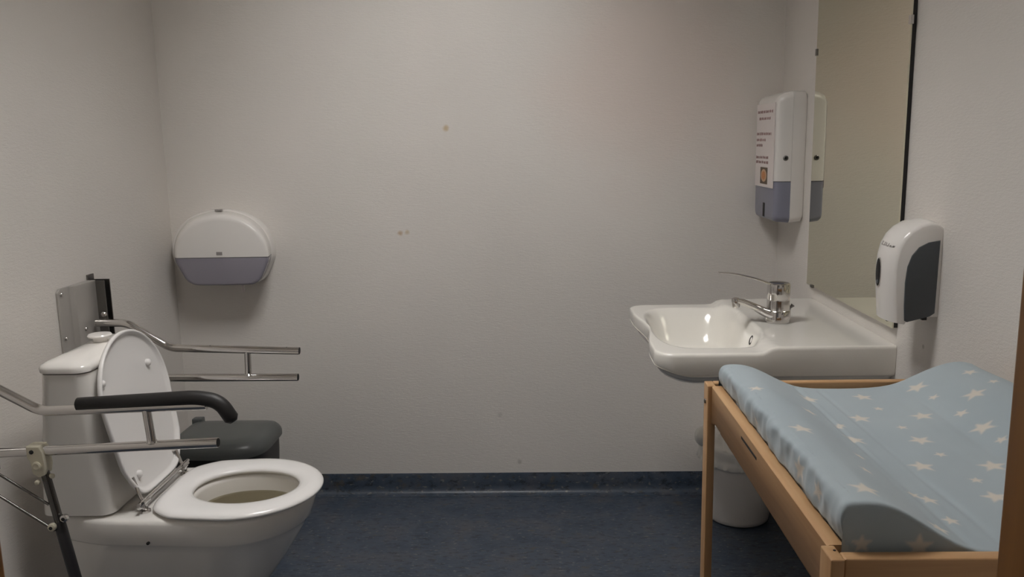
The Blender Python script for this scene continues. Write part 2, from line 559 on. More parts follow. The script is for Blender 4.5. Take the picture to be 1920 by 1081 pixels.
# cistern
def cist(z, x0, x1, hw, r, bulge=0.012):
    o = []
    for a, c in rrect(x0, x1, -hw, hw, r, 10):
        t = max(0.0, 1 - (c / hw) ** 2)
        o.append((a + (bulge * t if a > (x0 + x1) / 2 else 0), AY + c, z))
    return o
make('cistern', *loft_geo([cist(.4255, -1.226, -1.058, .150, .03, 0), cist(.432, -1.232, -1.050, .160, .032, 0), cist(.50, -1.226, -1.054, .163, .032, 0), cist(.62, -1.212, -1.063, .165, .032, 0),
                           cist(.74, -1.198, -1.071, .166, .032, 0), cist(.792, -1.192, -1.0735, .166, .032, 0)]), CERAMIC, toilet, angle=50)
c_lid = make('cistern_lid', *loft_geo([cist(.7935, -1.190, -1.0745, .163, .03, 0), cist(.796, -1.196, -1.0705, .170, .034, 0), cist(.806, -1.197, -1.0705, .171, .034, 0), cist(.8125, -1.194, -1.074, .168, .034, 0),
                               cist(.819, -1.182, -1.084, .156, .034, 0), cist(.8265, -1.162, -1.098, .125, .03, 0), cist(.831, -1.142, -1.112, .07, .012, 0)]), CERAMIC, toilet, angle=60)
lathe('flush_button', [(0.017, 0), (0.017, 0.012), (0.0285, 0.0145), (0.0295, 0.018), (0.027, 0.0215), (0.0, 0.0225)], (-1.127, AY + .015, .8295), WHITEP, c_lid)

# seat ring
def S_(z, g, xc=-.775):
    return egg(xc, -.974 - g, -.570 + g, .192 + g, AY, z, 5.0, .166 + g, N)
def SH(z, g):
    return egg(-.768, -.903 - g, -.634 + g, .109 + g, AY, z, 2.1, None, N)
seat_rings = [SH(.4285, .004), S_(.4285, -.006), S_(.431, -.0015), S_(.4345, 0), S_(.438, -.0015), S_(.4425, -.008), S_(.4452, -.018), S_(.4462, -.034),
              SH(.4462, .030), SH(.4450, .016), SH(.4415, .005), SH(.436, .0005), SH(.431, .001), SH(.4285, .004)]
v, f = loft_geo(seat_rings, False, False)
make('seat', v, f, SEATP, toilet, angle=60)

# raised lid, leaning back against the cistern
LT = Vector((-0.065, 0, 0.388)).normalized()
LN = Vector((LT.z, 0, -LT.x))
LB = Vector((-0.997, AY, 0.4645))
def lid_ring(g, wdep, n=96):
    out = []
    for (x, y, _) in egg(0.235, -0.012 - g, 0.401 + g, .176 + g, 0, 0, 5.0, .146 + g, n):
        out.append(LB + LT * x + Vector((0, y + .004, 0)) + LN * wdep)
    return out
lid_rings = [lid_ring(-.06, -.0125), lid_ring(-.02, -.0120), lid_ring(-.005, -.010), lid_ring(0, -.005), lid_ring(0, 0.001), lid_ring(-.0025, .0035), lid_ring(-.006, .0035), lid_ring(-.0085, .001),
             lid_ring(-.012, -.0045), lid_ring(-.018, -.0062), lid_ring(-.06, -.0062)]
s_lid = make('seat_lid', *loft_geo(lid_rings), LIDP, toilet, angle=70)
for u, s in ((.302, -.140), (.292, .098), (.047, -.086), (.040, .112)):
    c = LB + LT * u + Vector((0, s, 0)) - LN * .0065
    lathe('lid_buffer', [(0.0095, 0), (0.0095, 0.005), (0.0078, 0.0085), (0.004, 0.0105), (0, 0.011)], c, LIDP, s_lid, LN, 18)
# chrome hinge: cross rod, two posts, two straps on the lid
tube('hinge_rod', [(-.986, AY - .150, .4525), (-.986, AY + .150, .4525)], .0048, CHROME, toilet, 14)
for s in (-.122, .118):
    lathe('hinge_post', [(0.013, 0), (0.013, .005), (0.007, .008), (0.007, .030), (0.004, .034)], (-.984, AY + s, .4245), CHROME, toilet, n=16)
    a, c = LB + LT * -.004 + Vector((0, s, 0)) + LN * .004, LB + LT * .052 + Vector((0, s, 0)) - LN * .003
    tube('hinge_strap', [Vector((-.984, AY + s, .4505)), a, c], [(.0075, .004), (.0075, .0032), (.0065, .0030)], CHROME, toilet, 12, up=LN)
    tube('hinge_knuckle', [(-.984, AY + s - .016, .4505), (-.984, AY + s + .016, .4505)], .0085, CHROME, toilet, 14)

# ================================================================== GRAB RAILS
TR = 0.0113
def rail_thing(name, y, label, upper, lower, strut, plate_side):
    root = thing(name, (XL, y, .65), label, 'grab rail', 'hinged toilet support rails')
    P = fillet([(x, y, z) for x, z in upper], .022)
    tube('upper_tube', P, TR, CHROME, root, 20)
    Q = [(x, y, z) for x, z in lower]
    tube('lower_tube', Q, TR, CHROME, root, 20)
    (x0, z0), (x1, z1) = strut
    tube('strut', [(x0, y, z0), (x1, y, z1)], .0098, CHROME, root, 16)
    lathe('weld_collar', [(0.0098, 0), (0.0135, .0035), (0.0098, .008)], (x1, y, z1 + TR * .4), CHROME, root, n=16)
    hollow_end('tube_opening', Q[-1], Vector(Q[-1]) - Vector(Q[0]), TR, root)
    # wall plate of folded steel: a flat screwed flange and a standing hinge channel
    ya, yb = (y - .125, y + .04)
    pts = [(XL + .001, ya), (XL + .007, ya), (XL + .010, ya + .052), (XL + .024, ya + .058), (XL + .026, yb + .002), (XL + .001, yb + .002)]
    rings = [[(px, py, z) for px, py in pts] for z in (.58, .600, .930, .940)]
    rings[0] = [(px, ya + (py - ya) * .96 + .003, .58) for px, py in pts]
    rings[-1] = [(px, py if py > ya + .02 else ya + .01, .940) for px, py in pts]
    wp = make('wall_plate', *loft_geo(rings), STEEL, root, angle=25, bev=.0008)
    g = join_geo(box_geo(XL + .001, XL + .052, yb, yb + .004, .58, .938), box_geo(XL + .001, XL + .005, yb, yb + .035, .58, .955), box_geo(XL + .001, XL + .052, yb + .031, yb + .035, .58, .938))
    make('hinge_channel', *g, DARKSTEEL, root, smooth=False)
    for py, pz in ((ya + .012, .925), (ya + .012, .80), (ya + .09, .81), (ya + .012, .65)):
        lathe('screw', [(0.0062, 0), (0.0062, 0.002), (0.004, 0.005), (0, 0.0058)], (XL + (.008 if py < ya + .05 else .024), py, pz), CHROME, wp, (1, 0, 0), 12)
    lathe('pivot_bolt', [(0.008, 0), (0.008, .006), (0.005, .009)], (XL + .045, yb - .002, upper[0][1] + .018), CHROME, root, (0, -1, 0), 14)
    return root
FY = 2.362
fr = rail_thing('grab_rail', FY, 'bare chrome hinged grab rail on the far side of the toilet', [(-1.285, .820), (-1.195, .818), (-1.073, .741), (-.693, .7285)],
                [(-1.285, .652), (-.702, .649)], ((-.846, .7335), (-.849, .650)), 1)
hollow_end('tube_opening', (-.693, FY, .7285), (1, 0, -.033), TR, fr)
for x in (-.955, -.73):
    lathe('pad_hole', [(0.004, 0), (0.004, .0016), (.002, .002)], (x, FY, .7365 - (x + .955) * .033 + TR - .0015), DARK, fr, n=10)
NY = 1.77
nr_ = rail_thing('grab_rail', NY, 'chrome hinged grab rail with black arm pad and folding support leg', [(-1.285, .835), (-1.262, .832), (-1.112, .7455), (-.735, .7565)],
                 [(-1.285, .6455), (-.716, .6685)], ((-.872, .750), (-.866, .663)), 1)
pad = fillet([(-1.030, NY, .7605), (-.755, NY, .7735), (-.705, NY, .764), (-.677, NY, .717)], .05, 10)
rp = [.0165] * len(pad)
for k, fct in ((0, .40), (-1, .55)):
    rp[k] = .0165 * fct
pad = [pad[0]] + [pad[0] + (pad[1] - pad[0]) * .02] + pad[1:-1] + [pad[-2] + (pad[-1] - pad[-2]) * .72] + [pad[-1]]
rp = [rp[0], .015] + rp[1:-1] + [.0165, rp[-1]]
make('arm_pad', *tube_geo(pad, rp, 24), BLACKP, nr_, angle=70)
# clamp of cream plastic under the lower tube, support leg, folding links
cl = [(-1.146, .668), (-1.116, .668), (-1.109, .655), (-1.107, .620), (-1.111, .600), (-1.124, .595), (-1.137, .603), (-1.140, .632), (-1.146, .642)]
rings = [[(x, NY + dy, z) for x, z in cl] for dy in (-.0165, -.0150, .0150, .0165)]
rings[0] = scale_about(rings[0], (-1.126, NY - .0165, .635), .93)
rings[-1] = scale_about(rings[-1], (-1.126, NY + .0165, .635), .93)
clamp = make('leg_clamp', *loft_geo(rings), CREAM, nr_, angle=30)
lathe('clamp_screw', [(.0048, 0), (.0048, .002), (.002, .0025)], (-1.1335, NY - .0165, .6555), DARK, clamp, (0, -1, 0), 12)
lathe('clamp_pivot', [(.0105, 0), (.0105, .003), (.007, .0042), (.004, .003)], (-1.125, NY - .0165, .6225), CREAM, clamp, (0, -1, 0), 18)
leg_top, leg_bot = Vector((-1.120, NY, .610)), Vector((-1.022, NY, .006))
ld = (leg_bot - leg_top).normalized()
tube('leg_tube', [leg_top, leg_top + ld * .14], .0098, BLACKCHROME, nr_, 18)
leg_s = tube('leg_sleeve', [leg_top + ld * .13, leg_top + ld * .135, leg_bot - ld * .008], [.0105, .0128, .0128], BLACKM, nr_, 18)
tube('rubber_foot', [leg_bot - ld * .02, leg_bot], [.0145, .016], BLACKP, leg_s, 18)
j = leg_top + ld * .128
for s, zz in ((-1, 0), (1, .018)):
    p = j + Vector((-.008 if s < 0 else .018, -.010 * (1 if s < 0 else .2), -.008 + zz))
    kn_ = lathe('link_knob', [(.0085, 0), (.0095, .004), (.0085, .010), (.004, .012)], p + Vector((0, 0, 0)), CREAM if s < 0 else CHROME, nr_, (0, -1, 0), 14)
    lathe('link_screw', [(.0042, 0), (.0042, .0012), (.002, .0015)], p + Vector((0, -.012, 0)), DARK, kn_, (0, -1, 0), 10)
lathe('stop_bolt', [(.0055, 0), (.0055, .008), (.003, .010)], (-1.128, NY - .012, .584), CREAM, nr_, (0, -1, 0), 12)
lathe('stop_bolt', [(.0055, 0), (.0055, .008), (.003, .010)], (-1.108, NY + .002, .592), CREAM, nr_, (1, -.4, 0), 12)
tube('link_rod', [(-1.305, NY - .004, .6560), (-1.116, NY - .004, .5250)], .0032, BLACKCHROME, nr_, 10)
tube('link_rod', [(-1.305, NY - .012, .6090), (-1.104, NY - .012, .4655)], .0032, BLACKCHROME, nr_, 10)

# ================================================================== GREY PEDAL BIN BEHIND THE TOILET
gb = thing('pedal_bin', (-1.03, 2.61, 0), 'dark grey plastic pedal bin with domed lid behind the toilet', 'bin')
def gbo(z, s, dx=0.0, dy=0.0):
    out = []
    for k in range(72):
        t = 2 * PI * k / 72
        c, q = math.cos(t), math.sin(t)
        n_ = 3.4 if q < 0 else 7.0
        x, y = .161 * spow(c, 2 / n_), (.150 if q < 0 else .130) * spow(q, 2 / n_)
        out.append((-1.031 + dx + x * s, 2.615 + dy + y * s, z))
    return out
make('bin_body', *loft_geo([gbo(.004, .80), gbo(.012, .83), gbo(.30, .93), gbo(.352, .94)]), GREYBODY, gb, angle=50)
make('bin_lid', *loft_geo([gbo(.350, .97), gbo(.352, 1.0), gbo(.366, 1.0), gbo(.374, .985), gbo(.383, .955), gbo(.392, .90), gbo(.396, .80), gbo(.398, .55)]), GREYLID, gb, angle=60)
for dx in (-.138, ):
    box('lid_hinge', -1.031 + dx - .018, -1.031 + dx + .018, 2.72, 2.752, .372, .402, GREYLID, gb, .006)
lathe('lid_rivet', [(.006, 0), (.006, .003), (.002, .005)], (-1.158, 2.505, .384), CHROME, gb, (0, -.6, .8), 12)
box('pedal', -1.07, -.99, 2.42, 2.49, .012, .022, GREYLID, gb, .004)

# ================================================================== JUMBO TOILET PAPER DISPENSER
jd = thing('paper_dispenser', (-1.12, YB, .83), 'round white jumbo toilet paper dispenser with smoked lower window', 'dispenser')
JX, JZ = -1.126, .940
JLOW = fillet([(.182, 0, 0), (.178, 0, -.020), (.140, 0, -.108), (0, 0, -.110)], .034, 6)
JLOW = [(p.x, p.z) for p in fillet([(.182, 0, 0), (.179, 0, -.022), (.137, 0, -.109), (0, 0, -.111)], .036, 6)]
def jout(y, s, dx=0.0, dz=0.0, n=48):
    out = []
    for k in range(n + 1):
        t = PI * k / n
        out.append((JX + dx + .182 * spow(math.cos(t), 2 / 2.15) * s, y, JZ + dz + .158 * spow(math.sin(t), 2 / 2.15) * s))
    for x, z in JLOW[1:]:
        out.append((JX + dx - x * s, y, JZ + dz + z * s))
    for x, z in reversed(JLOW[1:-1]):
        out.append((JX + dx + x * s, y, JZ + dz + z * s))
    return out
jy = YB
make('housing', *loft_geo([jout(jy - .001, 1.0), jout(jy - .040, 1.0), jout(jy - .046, .992), jout(jy - .048, .985)]), WHITEP, jd, angle=50)
jr = [jout(jy - .0485, .965, .004), jout(jy - .075, .955, .011), jout(jy - .100, .938, .019), jout(jy - .118, .918, .025), jout(jy - .127, .897, .029, -.002), jout(jy - .131, .87, .030, -.003), jout(jy - .1325, .82, .030, -.003)]
V, Fc = loft_geo(jr)
clip_keep('cover', V, Fc, WHITEP, jd, [((0, 0, JZ - .0015), (0, 0, -1))], 60)
clip_keep('window', [(x, y + .0012, z) for x, y, z in V], Fc, PURPLE, jd, [((0, 0, JZ - .0035), (0, 0, 1))], 60)
box('embossed_mark', JX + .012, JX + .033, jy - .1334, jy - .1320, JZ + .006, JZ + .018, GREYINK, jd, .0004)
box('lock_tab', JX - .010, JX + .016, jy - .060, jy - .048, JZ + .154, JZ + .161, GREYINK, jd, .002)
lathe('paper_tail', [(.006, 0), (.007, .010), (.0065, .020), (.004, .026)], (JX + .072, jy - .060, JZ - .138), PAPER, jd, n=10)
# the cut paper roll behind the window
lathe('tear_bar', [(.003, 0), (.003, .16)], (JX - .08, jy - .062, JZ - .1085), DARKSTEEL, jd, (1, 0, 0), 8)

# ================================================================== WASHBASIN
SZ = .818
sink = thing('washbasin', (XR, 2.297, SZ), 'white ceramic washbasin with square rear deck on the right wall', 'sink')
SY0, SY1 = 1.985, 2.612
SYC = (SY0 + SY1) / 2
def sx_front(t):            # front edge: corners stand proud, the middle is scooped in
    return .292 + .020 * smooth01(1 - abs(t) / .75)
def sink_outline(n_side=30, n_front=60, n_back=24):
    """plan outline, counter-clockwise from the back right near corner"""
    raw = []
    hy = (SY1 - SY0) / 2
    r = .050
    xw = XR - .001
    for k in range(n_side):            # far side, wall to front
        raw.append((lerp(xw, .292 + r, k / n_side), SY1))
    for k in range(13):                # far front corner
        a = PI / 2 + PI / 2 * k / 12
        raw.append((.292 + r + r * math.cos(a), SY1 - r + r * math.sin(a)))
    for k in range(1, n_front):        # front edge
        y = lerp(SY1 - r, SY0 + r, k / n_front)
        raw.append((sx_front((y - SYC) / (hy - r)), y))
    for k in range(13):
        a = PI + PI / 2 * k / 12
        raw.append((.292 + r + r * math.cos(a), SY0 + r + r * math.sin(a)))
    for k in range(1, n_side + 1):
        raw.append((lerp(.292 + r, xw, k / n_side), SY0))
    for k in range(1, n_back):
        raw.append((xw, lerp(SY0, SY1, k / n_back)))
    return raw
SO = sink_outline()
def stepz(x, y):
    # the rear deck stands 14 mm above the front rim, with an S step; the step curls round the bowl
    return lerp(.803, SZ, smooth01((x - .545) / .035))
BX0, BX1, BY0, BY1 = .320, .590, 2.052, 2.545
def bowl_depth(x, y):
    # superellipse bowl
    cx, cy = (BX0 + BX1) / 2, (BY0 + BY1) / 2
    hx, hy = (BX1 - BX0) / 2, (BY1 - BY0) / 2
    n = 3.6
    d = (abs((x - cx) / hx) ** n + abs((y - cy) / hy) ** n) ** (1 / n)
    inside = (1 - d)
    if inside <= -.07:
        return 0.0
    wall = smooth01((inside + .05) / .36)
    return .098 * wall + .016 * smooth01(inside * 1.2)
def tap_ledge(x, y):
    # the tap stands on a tongue of deck that reaches a little into the bowl
    return smooth01(1 - abs(y - 2.27) / .105) * smooth01((x - .555) / .045)
def topz(x, y):
    z = stepz(x, y)
    d = bowl_depth(x, y) * (1 - tap_ledge(x, y) * .0)
    # rim bead between bowl and outer edge
    return z - d
CX, CY = .47, SYC
rings = []
def under(s):
    # underside follows a shallow belly
    return None
n_o = len(SO)
def ring_at(shr, z_of):
    out = []
    for x, y in SO:
        wallside = x > XR - .02
        dx, dy = x - CX, y - CY
        l = math.hypot(dx, dy)
        k = max(0.0, (l - shr) / l)
        xx = x if wallside else CX + dx * k
        out.append((xx, CY + dy * k, z_of(xx, CY + dy * k)))
    return out
def belly(x, y):
    # hollow below: apron to .745, belly down to .67 under the bowl
    cx, cy = .50, SYC
    q = max(0.0, 1 - ((x - cx) / .20) ** 2) * max(0.0, 1 - ((y - cy) / .30) ** 2)
    return .745 - .085 * min(1, q * 1.35)
def front_lift(x):
    # the apron rises towards the front lip
    return .022 * smooth01((.38 - x) / .10)
apr = lambda x, y: .748 + front_lift(x)
bot = []
for s in (1.0, .985, .955, .93, .89, .82, .72, .6, .45, .3, .15):
    f = max(0.0, 1 - (s / .955) ** 2) ** .70
    q = s if s < .99 else .994
    bot.append([(CX + (x - CX) * q if not x > XR - .02 else x, CY + (y - CY) * q, lerp(apr(x, y) - .003 - .003 * (s < .99), .672, f)) for x, y in SO])
bot.reverse()
rings += bot
rings.append(ring_at(.004, lambda x, y: apr(x, y) - .003))
rings.append(ring_at(.0, lambda x, y: apr(x, y) + .004))
rings.append(ring_at(.0, lambda x, y: stepz(x, y) - .009))
rings.append(ring_at(.0008, lambda x, y: stepz(x, y) - .0045))
rings.append(ring_at(.003, lambda x, y: stepz(x, y) - .0013))
rings.append(ring_at(.006, lambda x, y: stepz(x, y) - .0002))
for k in range(1, 64):
    s = 1 - k / 64
    base = ring_at(.006, lambda x, y: 0)
    rings.append([(CX + (x - CX) * s, CY + (y - CY) * s, topz(CX + (x - CX) * s, CY + (y - CY) * s)) for x, y, _ in base])
make('basin', *loft_geo(rings), BASINC, sink, angle=75)
lathe('overflow_hole', [(.0135, 0), (.0135, .003), (.009, .0035), (.008, -.001)], (.5785, 2.205, .782), DARK, sink, (-1, 0, .35), 18)
lathe('drain', [(.021, 0), (.021, .003), (.017, .0036), (.013, .001)], ((BX0 + BX1) / 2 + .02, 2.30, .7005), CHROME, sink, n=24)
lathe('trap', [(.018, 0), (.018, .05), (.034, .055), (.034, .13), (.020, .135), (.020, .19)], (.60, 2.30, .49), WHITEP, sink, n=24)
tube('waste_pipe', [(.60, 2.30, .60), (XR - .001, 2.30, .60)], .016, WHITEP, sink, 16)

# ================================================================== TAP
tap = thing('mixer_tap', (.664, 2.27, SZ), 'chrome single lever mixer tap with long lever on the washbasin', 'tap')
TX, TY = .664, 2.27
lathe('tap_body', [(.0335, 0.0), (.0335, .030), (.0325, .032), (.031, .034), (.0305, .060), (.0300, .0655), (.0305, .067), (.0305, .100), (.0295, .106), (.026, .1085), (.010, .1095), (0, .1095)], (TX, TY, SZ + .0005), CHROME, tap, n=40, angle=30)
sp = [(TX - .006, TY, SZ + .0165), (TX - .040, TY, SZ + .030), (TX - .066, TY, SZ + .044), (TX - .095, TY, SZ + .056), (TX - .112, TY, SZ + .060)]
make('spout', *tube_geo(sp, [(.030, .0155), (.022, .0125), (.0145, .0095), (.011, .0085), (.0105, .0085)], 24), CHROME, tap, angle=50)
lathe('aerator', [(.0098, 0), (.0112, .004), (.0112, .020), (.0095, .026), (.004, .028)], (TX - .114, TY, SZ + .042), CHROME, tap, (-.15, 0, 1), n=20)
lv = fillet([(TX - .018, TY, SZ + .1035), (TX - .060, TY, SZ + .1205), (TX - .125, TY, SZ + .1370), (TX - .163, TY, SZ + .1395)], .03, 6)
make('lever', *tube_geo(lv, [(.016 - .004 * i / len(lv), .0032 - .0015 * i / len(lv)) for i in range(len(lv))], 16), CHROME, tap, angle=60)
tube('pop_up_rod', [(TX + .032, TY + .006, SZ + .001), (TX + .034, TY + .006, SZ + .036), (TX + .042, TY + .006, SZ + .046)], [.0025, .0025, .006], DARKSTEEL, tap, 10)

# ================================================================== MIRROR
MX = XR - .014
mir = thing('mirror', (XR, 2.345, .855), 'tall frameless wall mirror with clips above the washbasin', 'mirror')
MY0, MY1, MZ0, MZ1 = 1.988, 2.627, .8610, 1.96
box('backing', MX + .004, XR - .0005, MY0 + .001, MY1 - .001, MZ0 + .001, MZ1 - .001, BLACKP, mir, 0)
box('mirror_glass', MX, MX + .0038, MY0, MY1, MZ0, MZ1, MIRROR, mir, 0)
for yy, zz, ax in ((MY1 - .001, 1.566, 1), (MY0 + .001, 1.574, -1)):
    box('clip', MX - .0035, MX + .004, yy - .006 - .002 * (ax < 0), yy + .004, zz - .010, zz + .010, DARKSTEEL if ax > 0 else CHROME, mir, .001)
for yy in (MY1 - .052, ):
    box('clip', MX - .0035, MX + .004, yy - .010, yy + .010, MZ0 - .004, MZ0 + .005, DARKSTEEL, mir, .001)

# ================================================================== PAPER TOWEL DISPENSER
td = thing('towel_dispenser', (XR, 2.835, 1.04), 'tall white paper towel dispenser with a taped notice beside the mirror', 'dispenser')
TY0, TY1, TZ0, TZ1 = 2.732, 2.990, 1.040, 1.462
XF = .774
def tdo(x, y0, y1, z0, z1, r=.022, rt=.03):
    out = []
    for a, c in rrect(y0, y1, z0, z1, r, 8):
        out.append((x, a, c))
    return out
rear = [tdo(XR - .0005, TY0 + .004, TY1 - .004, TZ0 + .012, TZ1 - .008), tdo(XR - .006, TY0, TY1, TZ0 + .004, TZ1 - .002), tdo(XR - .044, TY0, TY1, TZ0, TZ1)]
make('housing', *loft_geo(rear), WHITEP, td, angle=50)
fr_ = [tdo(XR - .0445, TY0 + .0008, TY1 - .0008, TZ0 + .001, TZ1 - .001), tdo(XF + .028, TY0 + .002, TY1 - .002, TZ0 + .003, TZ1 - .006), tdo(XF + .012, TY0 + .005, TY1 - .005, TZ0 + .005, TZ1 - .014),
       tdo(XF + .003, TY0 + .012, TY1 - .012, TZ0 + .010, TZ1 - .025), tdo(XF, TY0 + .022, TY1 - .022, TZ0 + .016, TZ1 - .038)]
V, Fc = loft_geo(fr_)
clip_keep('cover', V, Fc, WHITEP, td, [((0, 0, 1.1765), (0, 0, -1))], 60)
wn = clip_keep('window', [(x + .001, y, z) for x, y, z in V], Fc, PURPLE2, td, [((0, 0, 1.1745), (0, 0, 1))], 60)
box('thumb_slot', XF - .0008, XF + .004, 2.846, 2.866, TZ0 + .014, TZ0 + .060, DARK, td, .001)
lock = lathe('lock', [(.0085, 0), (.0085, .003), (.006, .0045), (.005, .002)], (.806, TY0 + .003, 1.250), DARKSTEEL, td, (0, -1, 0), 18)
lathe('keyhole', [(.0035, 0), (.0035, .0006)], (.806, TY0 - .0015, 1.250), DARK, lock, (0, -1, 0), 10)
note = box('notice', XF - .0022, XF - .0002, TY0 + .018, TY1 - .022, 1.153, 1.426, PAPER, td, 0)
note['label'] = 'white paper notice with red print and a small picture'
def strokes(name, rows, x, mat, parent):
    """lines of small print, too blurred in the photograph to read: runs of short strokes"""
    rnd = random.Random(3)
    gs = []
    for y1, y0, z in rows:
        y = y1
        while y > y0:
            wd = rnd.uniform(.004, .009)
            k = 0
            while k < rnd.randint(3, 6) and y > y0:
                gs.append(box_geo(x - .0003, x + .0002, y - .0042, y, z - rnd.uniform(.0030, .0045), z + rnd.uniform(.003, .0055)))
                y -= .0056
                k += 1
            y -= wd * .7
    return make(name, *join_geo(*gs), mat, parent, smooth=False)
st = strokes('notice_print', [(2.955, 2.775, 1.400), (2.935, 2.80, 1.378), (2.96, 2.785, 1.328), (2.96, 2.85, 1.308), (2.96, 2.89, 1.290), (2.96, 2.805, 1.250), (2.96, 2.805, 1.234)], XF - .0023, INK, note)
st['kind'] = 'stuff'
box('picture', XF - .0030, XF - .0021, 2.815, 2.900, 1.163, 1.218, PHOTO_BG, note, 0)
pic_c = (XF - .0031, 2.857, 1.191)
for nm, ry, rz, dx, mt in (('printed_circle', .034, .021, 0, PHOTO_FG2), ('printed_hand', .020, .014, .0003, PHOTO_FG)):
    make(nm, *loft_geo([[(pic_c[0] - dx + q, pic_c[1] + ry * math.cos(2 * PI * k / 24), pic_c[2] + rz * math.sin(2 * PI * k / 24)) for k in range(24)] for q in (0.0002, -.0003)]), mt, note, smooth=False)

# ================================================================== SOAP DISPENSER
so = thing('soap_dispenser', (XR, 1.845, .92), 'white soap dispenser with dark grey side panels and oval window', 'dispenser')
SPY, SHW = 1.848, .052
# side outline in x-z, from the wall along the top and down the front
prof = [(XR - .0005, .930), (XR - .0005, 1.128), (XR - .012, 1.1365), (XR - .030, 1.138), (XR - .052, 1.133), (XR - .072, 1.122), (XR - .088, 1.106), (XR - .099, 1.086), (XR - .105, 1.060), (XR - .107, 1.03), (XR - .106, .99), (XR - .102, .950), (XR - .099, .917), (XR - .082, .914), (XR - .070, .928)]
def soap_row(t):
    # t -1..1 across the width; the front is gently convex with a clear rim at either side
    k = max(0.0, 1 - abs(t) ** 2.4)
    e = max(0.0, (abs(t) - .90) / .10) ** 2
    ring = []
    for x, z in prof:
        d = XR - x
        ring.append((XR - d * (.90 + .10 * k - .035 * e) if d > .01 else x, SPY + SHW * t, z - ((.006 * (1 - k) + .004 * e) if z > 1.05 else 0)))
    return ring
def soap_front(y, z):
    """x of the case front at a given height"""
    pts = sorted((zz, xx) for xx, zz in prof[5:13])
    t = (y - SPY) / SHW
    return XR - (XR - interp(z, pts)) * (.90 + .10 * max(0.0, 1 - abs(t) ** 2.4))
rows = [soap_row(t) for t in (-1, -.985, -.94, -.86, -.7, -.5, -.25, 0, .25, .5, .7, .86, .94, .985, 1)]
case = make('case', *loft_geo(rows), WHITEP, so, angle=38)
for s in (-1, 1):
    pn = [(XR - .008, .938), (XR - .006, 1.096), (XR - .030, 1.092), (XR - .050, 1.082), (XR - .064, 1.064), (XR - .072, 1.040), (XR - .075, 1.005), (XR - .074, .955), (XR - .0715, .922), (XR - .066, .919), (XR - .018, .931)]
    rg = [[(x, SPY + s * (SHW + dd), z) for x, z in pn] for dd in (-.004, .0012, .0022)]
    cx_, cz_ = XR - .04, 1.01
    rg[2] = [(cx_ + (x - cx_) * .97, y, cz_ + (z - cz_) * .985) for x, y, z in rg[2]]
    make('side_panel', *loft_geo(rg), SOAPGREY, so, angle=40)
def oval(name, x, y, z, ry, rz, d0, d1, mat):
    rg = [[(x + d, y + ry * s * math.cos(2 * PI * k / 28), z + rz * s * math.sin(2 * PI * k / 28)) for k in range(28)] for d, s in ((d0, 1), (d1, 1), (d1 - .0006, .9))]
    return make(name, *loft_geo(rg), mat, so, angle=50)
oval('window_bezel', XR - .1065, SPY + .009, 1.020, .0130, .0330, .004, -.0012, CHROME)
oval('sight_window', XR - .1075, SPY + .009, 1.020, .0112, .0308, .003, -.0014, DARK)
oval('soap_level', XR - .1085, SPY + .008, .999, .006, .004, .002, -.0010, SOAPGREY)
gs = []
def slab(y0, y1, z0, z1, sl):
    v = []
    for d in (.0006, -.004):
        for y, z in ((y0, z0), (y1, z0), (y1, z1), (y0, z1)):
            v.append((soap_front(y, z) - d, y - (sl if z == z1 else 0), z))
    return v, [(0, 1, 2, 3), (7, 6, 5, 4), (0, 4, 5, 1), (1, 5, 6, 2), (2, 6, 7, 3), (3, 7, 4, 0)]
yy = SPY + .022
for wd, h, gap in ((.0028, .0085, .0036), (.0022, .0085, .0022), (.0036, .0020, .0014), (.0022, .0080, .0026), (.0022, .0080, .0030), (.0022, .0070, .0022), (.0040, .0020, .0016), (.0020, .0070, .0045), (.0016, .0036, .0018), (.0016, .0036, .0018), (.0030, .0014, .0012), (.0016, .0036, .0018), (.0016, .0036, .0010)):
    gs.append(slab(yy, yy - wd, 1.0800, 1.0800 + h, .0016))
    yy -= wd + gap
lg = make('printed_mark', *join_geo(*gs), GREYINK, case, smooth=False)
lathe('nozzle', [(.0035, 0), (.005, .003), (.005, .006)], (XR - .085, SPY, .9105), DARK, so, n=12)
box('catch', XR - .030, XR - .020, SPY - .046, SPY - .036, .921, .929, DARK, so, .001)

# ================================================================== CHANGING TABLE
PX0, PX1 = .3150, .3300          # post thickness
TYN, TYF = .8470, 1.5320
QX0, QX1 = XR - .037, XR - .022  # posts near the wall
ct = thing('changing_table', (.58, 1.19, 0), 'light beech changing table with open wooden frame', 'changing table')
for xx0, xx1 in ((PX0, PX1), (QX0, QX1)):
    for yy0 in (TYN, TYF - .035):
        box('leg', xx0, xx1, yy0, yy0 + .035, 0.0005, .870, BEECH[2], ct, .002)
def long_rail(x0, x1):
    # straight top, lower edge arched at both ends
    rr = []
    n = 24
    for k in range(n + 1):
        y = lerp(TYN + .035, TYF - .035, k / n)
        e = min(k, n - k) / n
        zb = .806 - .010 * smooth01((.05 - e) / .05)
        rr.append([(x0, y, zb + .0015), (x0 + .0015, y, zb), (x1 - .0015, y, zb), (x1, y, zb + .0015), (x1, y, .868), (x1 - .0025, y, .870), (x0 + .0025, y, .870), (x0, y, .868)])
    return make('side_rail', *loft_geo(rr), BEECH[1], ct, angle=50)
rail_l = long_rail(.3225, .3425)
long_rail(QX0 - .010, QX0 + .006)
for y0 in (TYN + .001, TYF - .019):
    box('end_rail', PX1, QX0, y0, y0 + .018, .800, .8705, BEECH[0], ct, .0025)
box('tray', .343, QX0 - .011, TYN + .020, TYF - .020, .772, .786, BEECH[0], ct, .001)
box('slot', .3221, .3240, 1.182, 1.274, .8508, .8548, DARK, rail_l, 0)
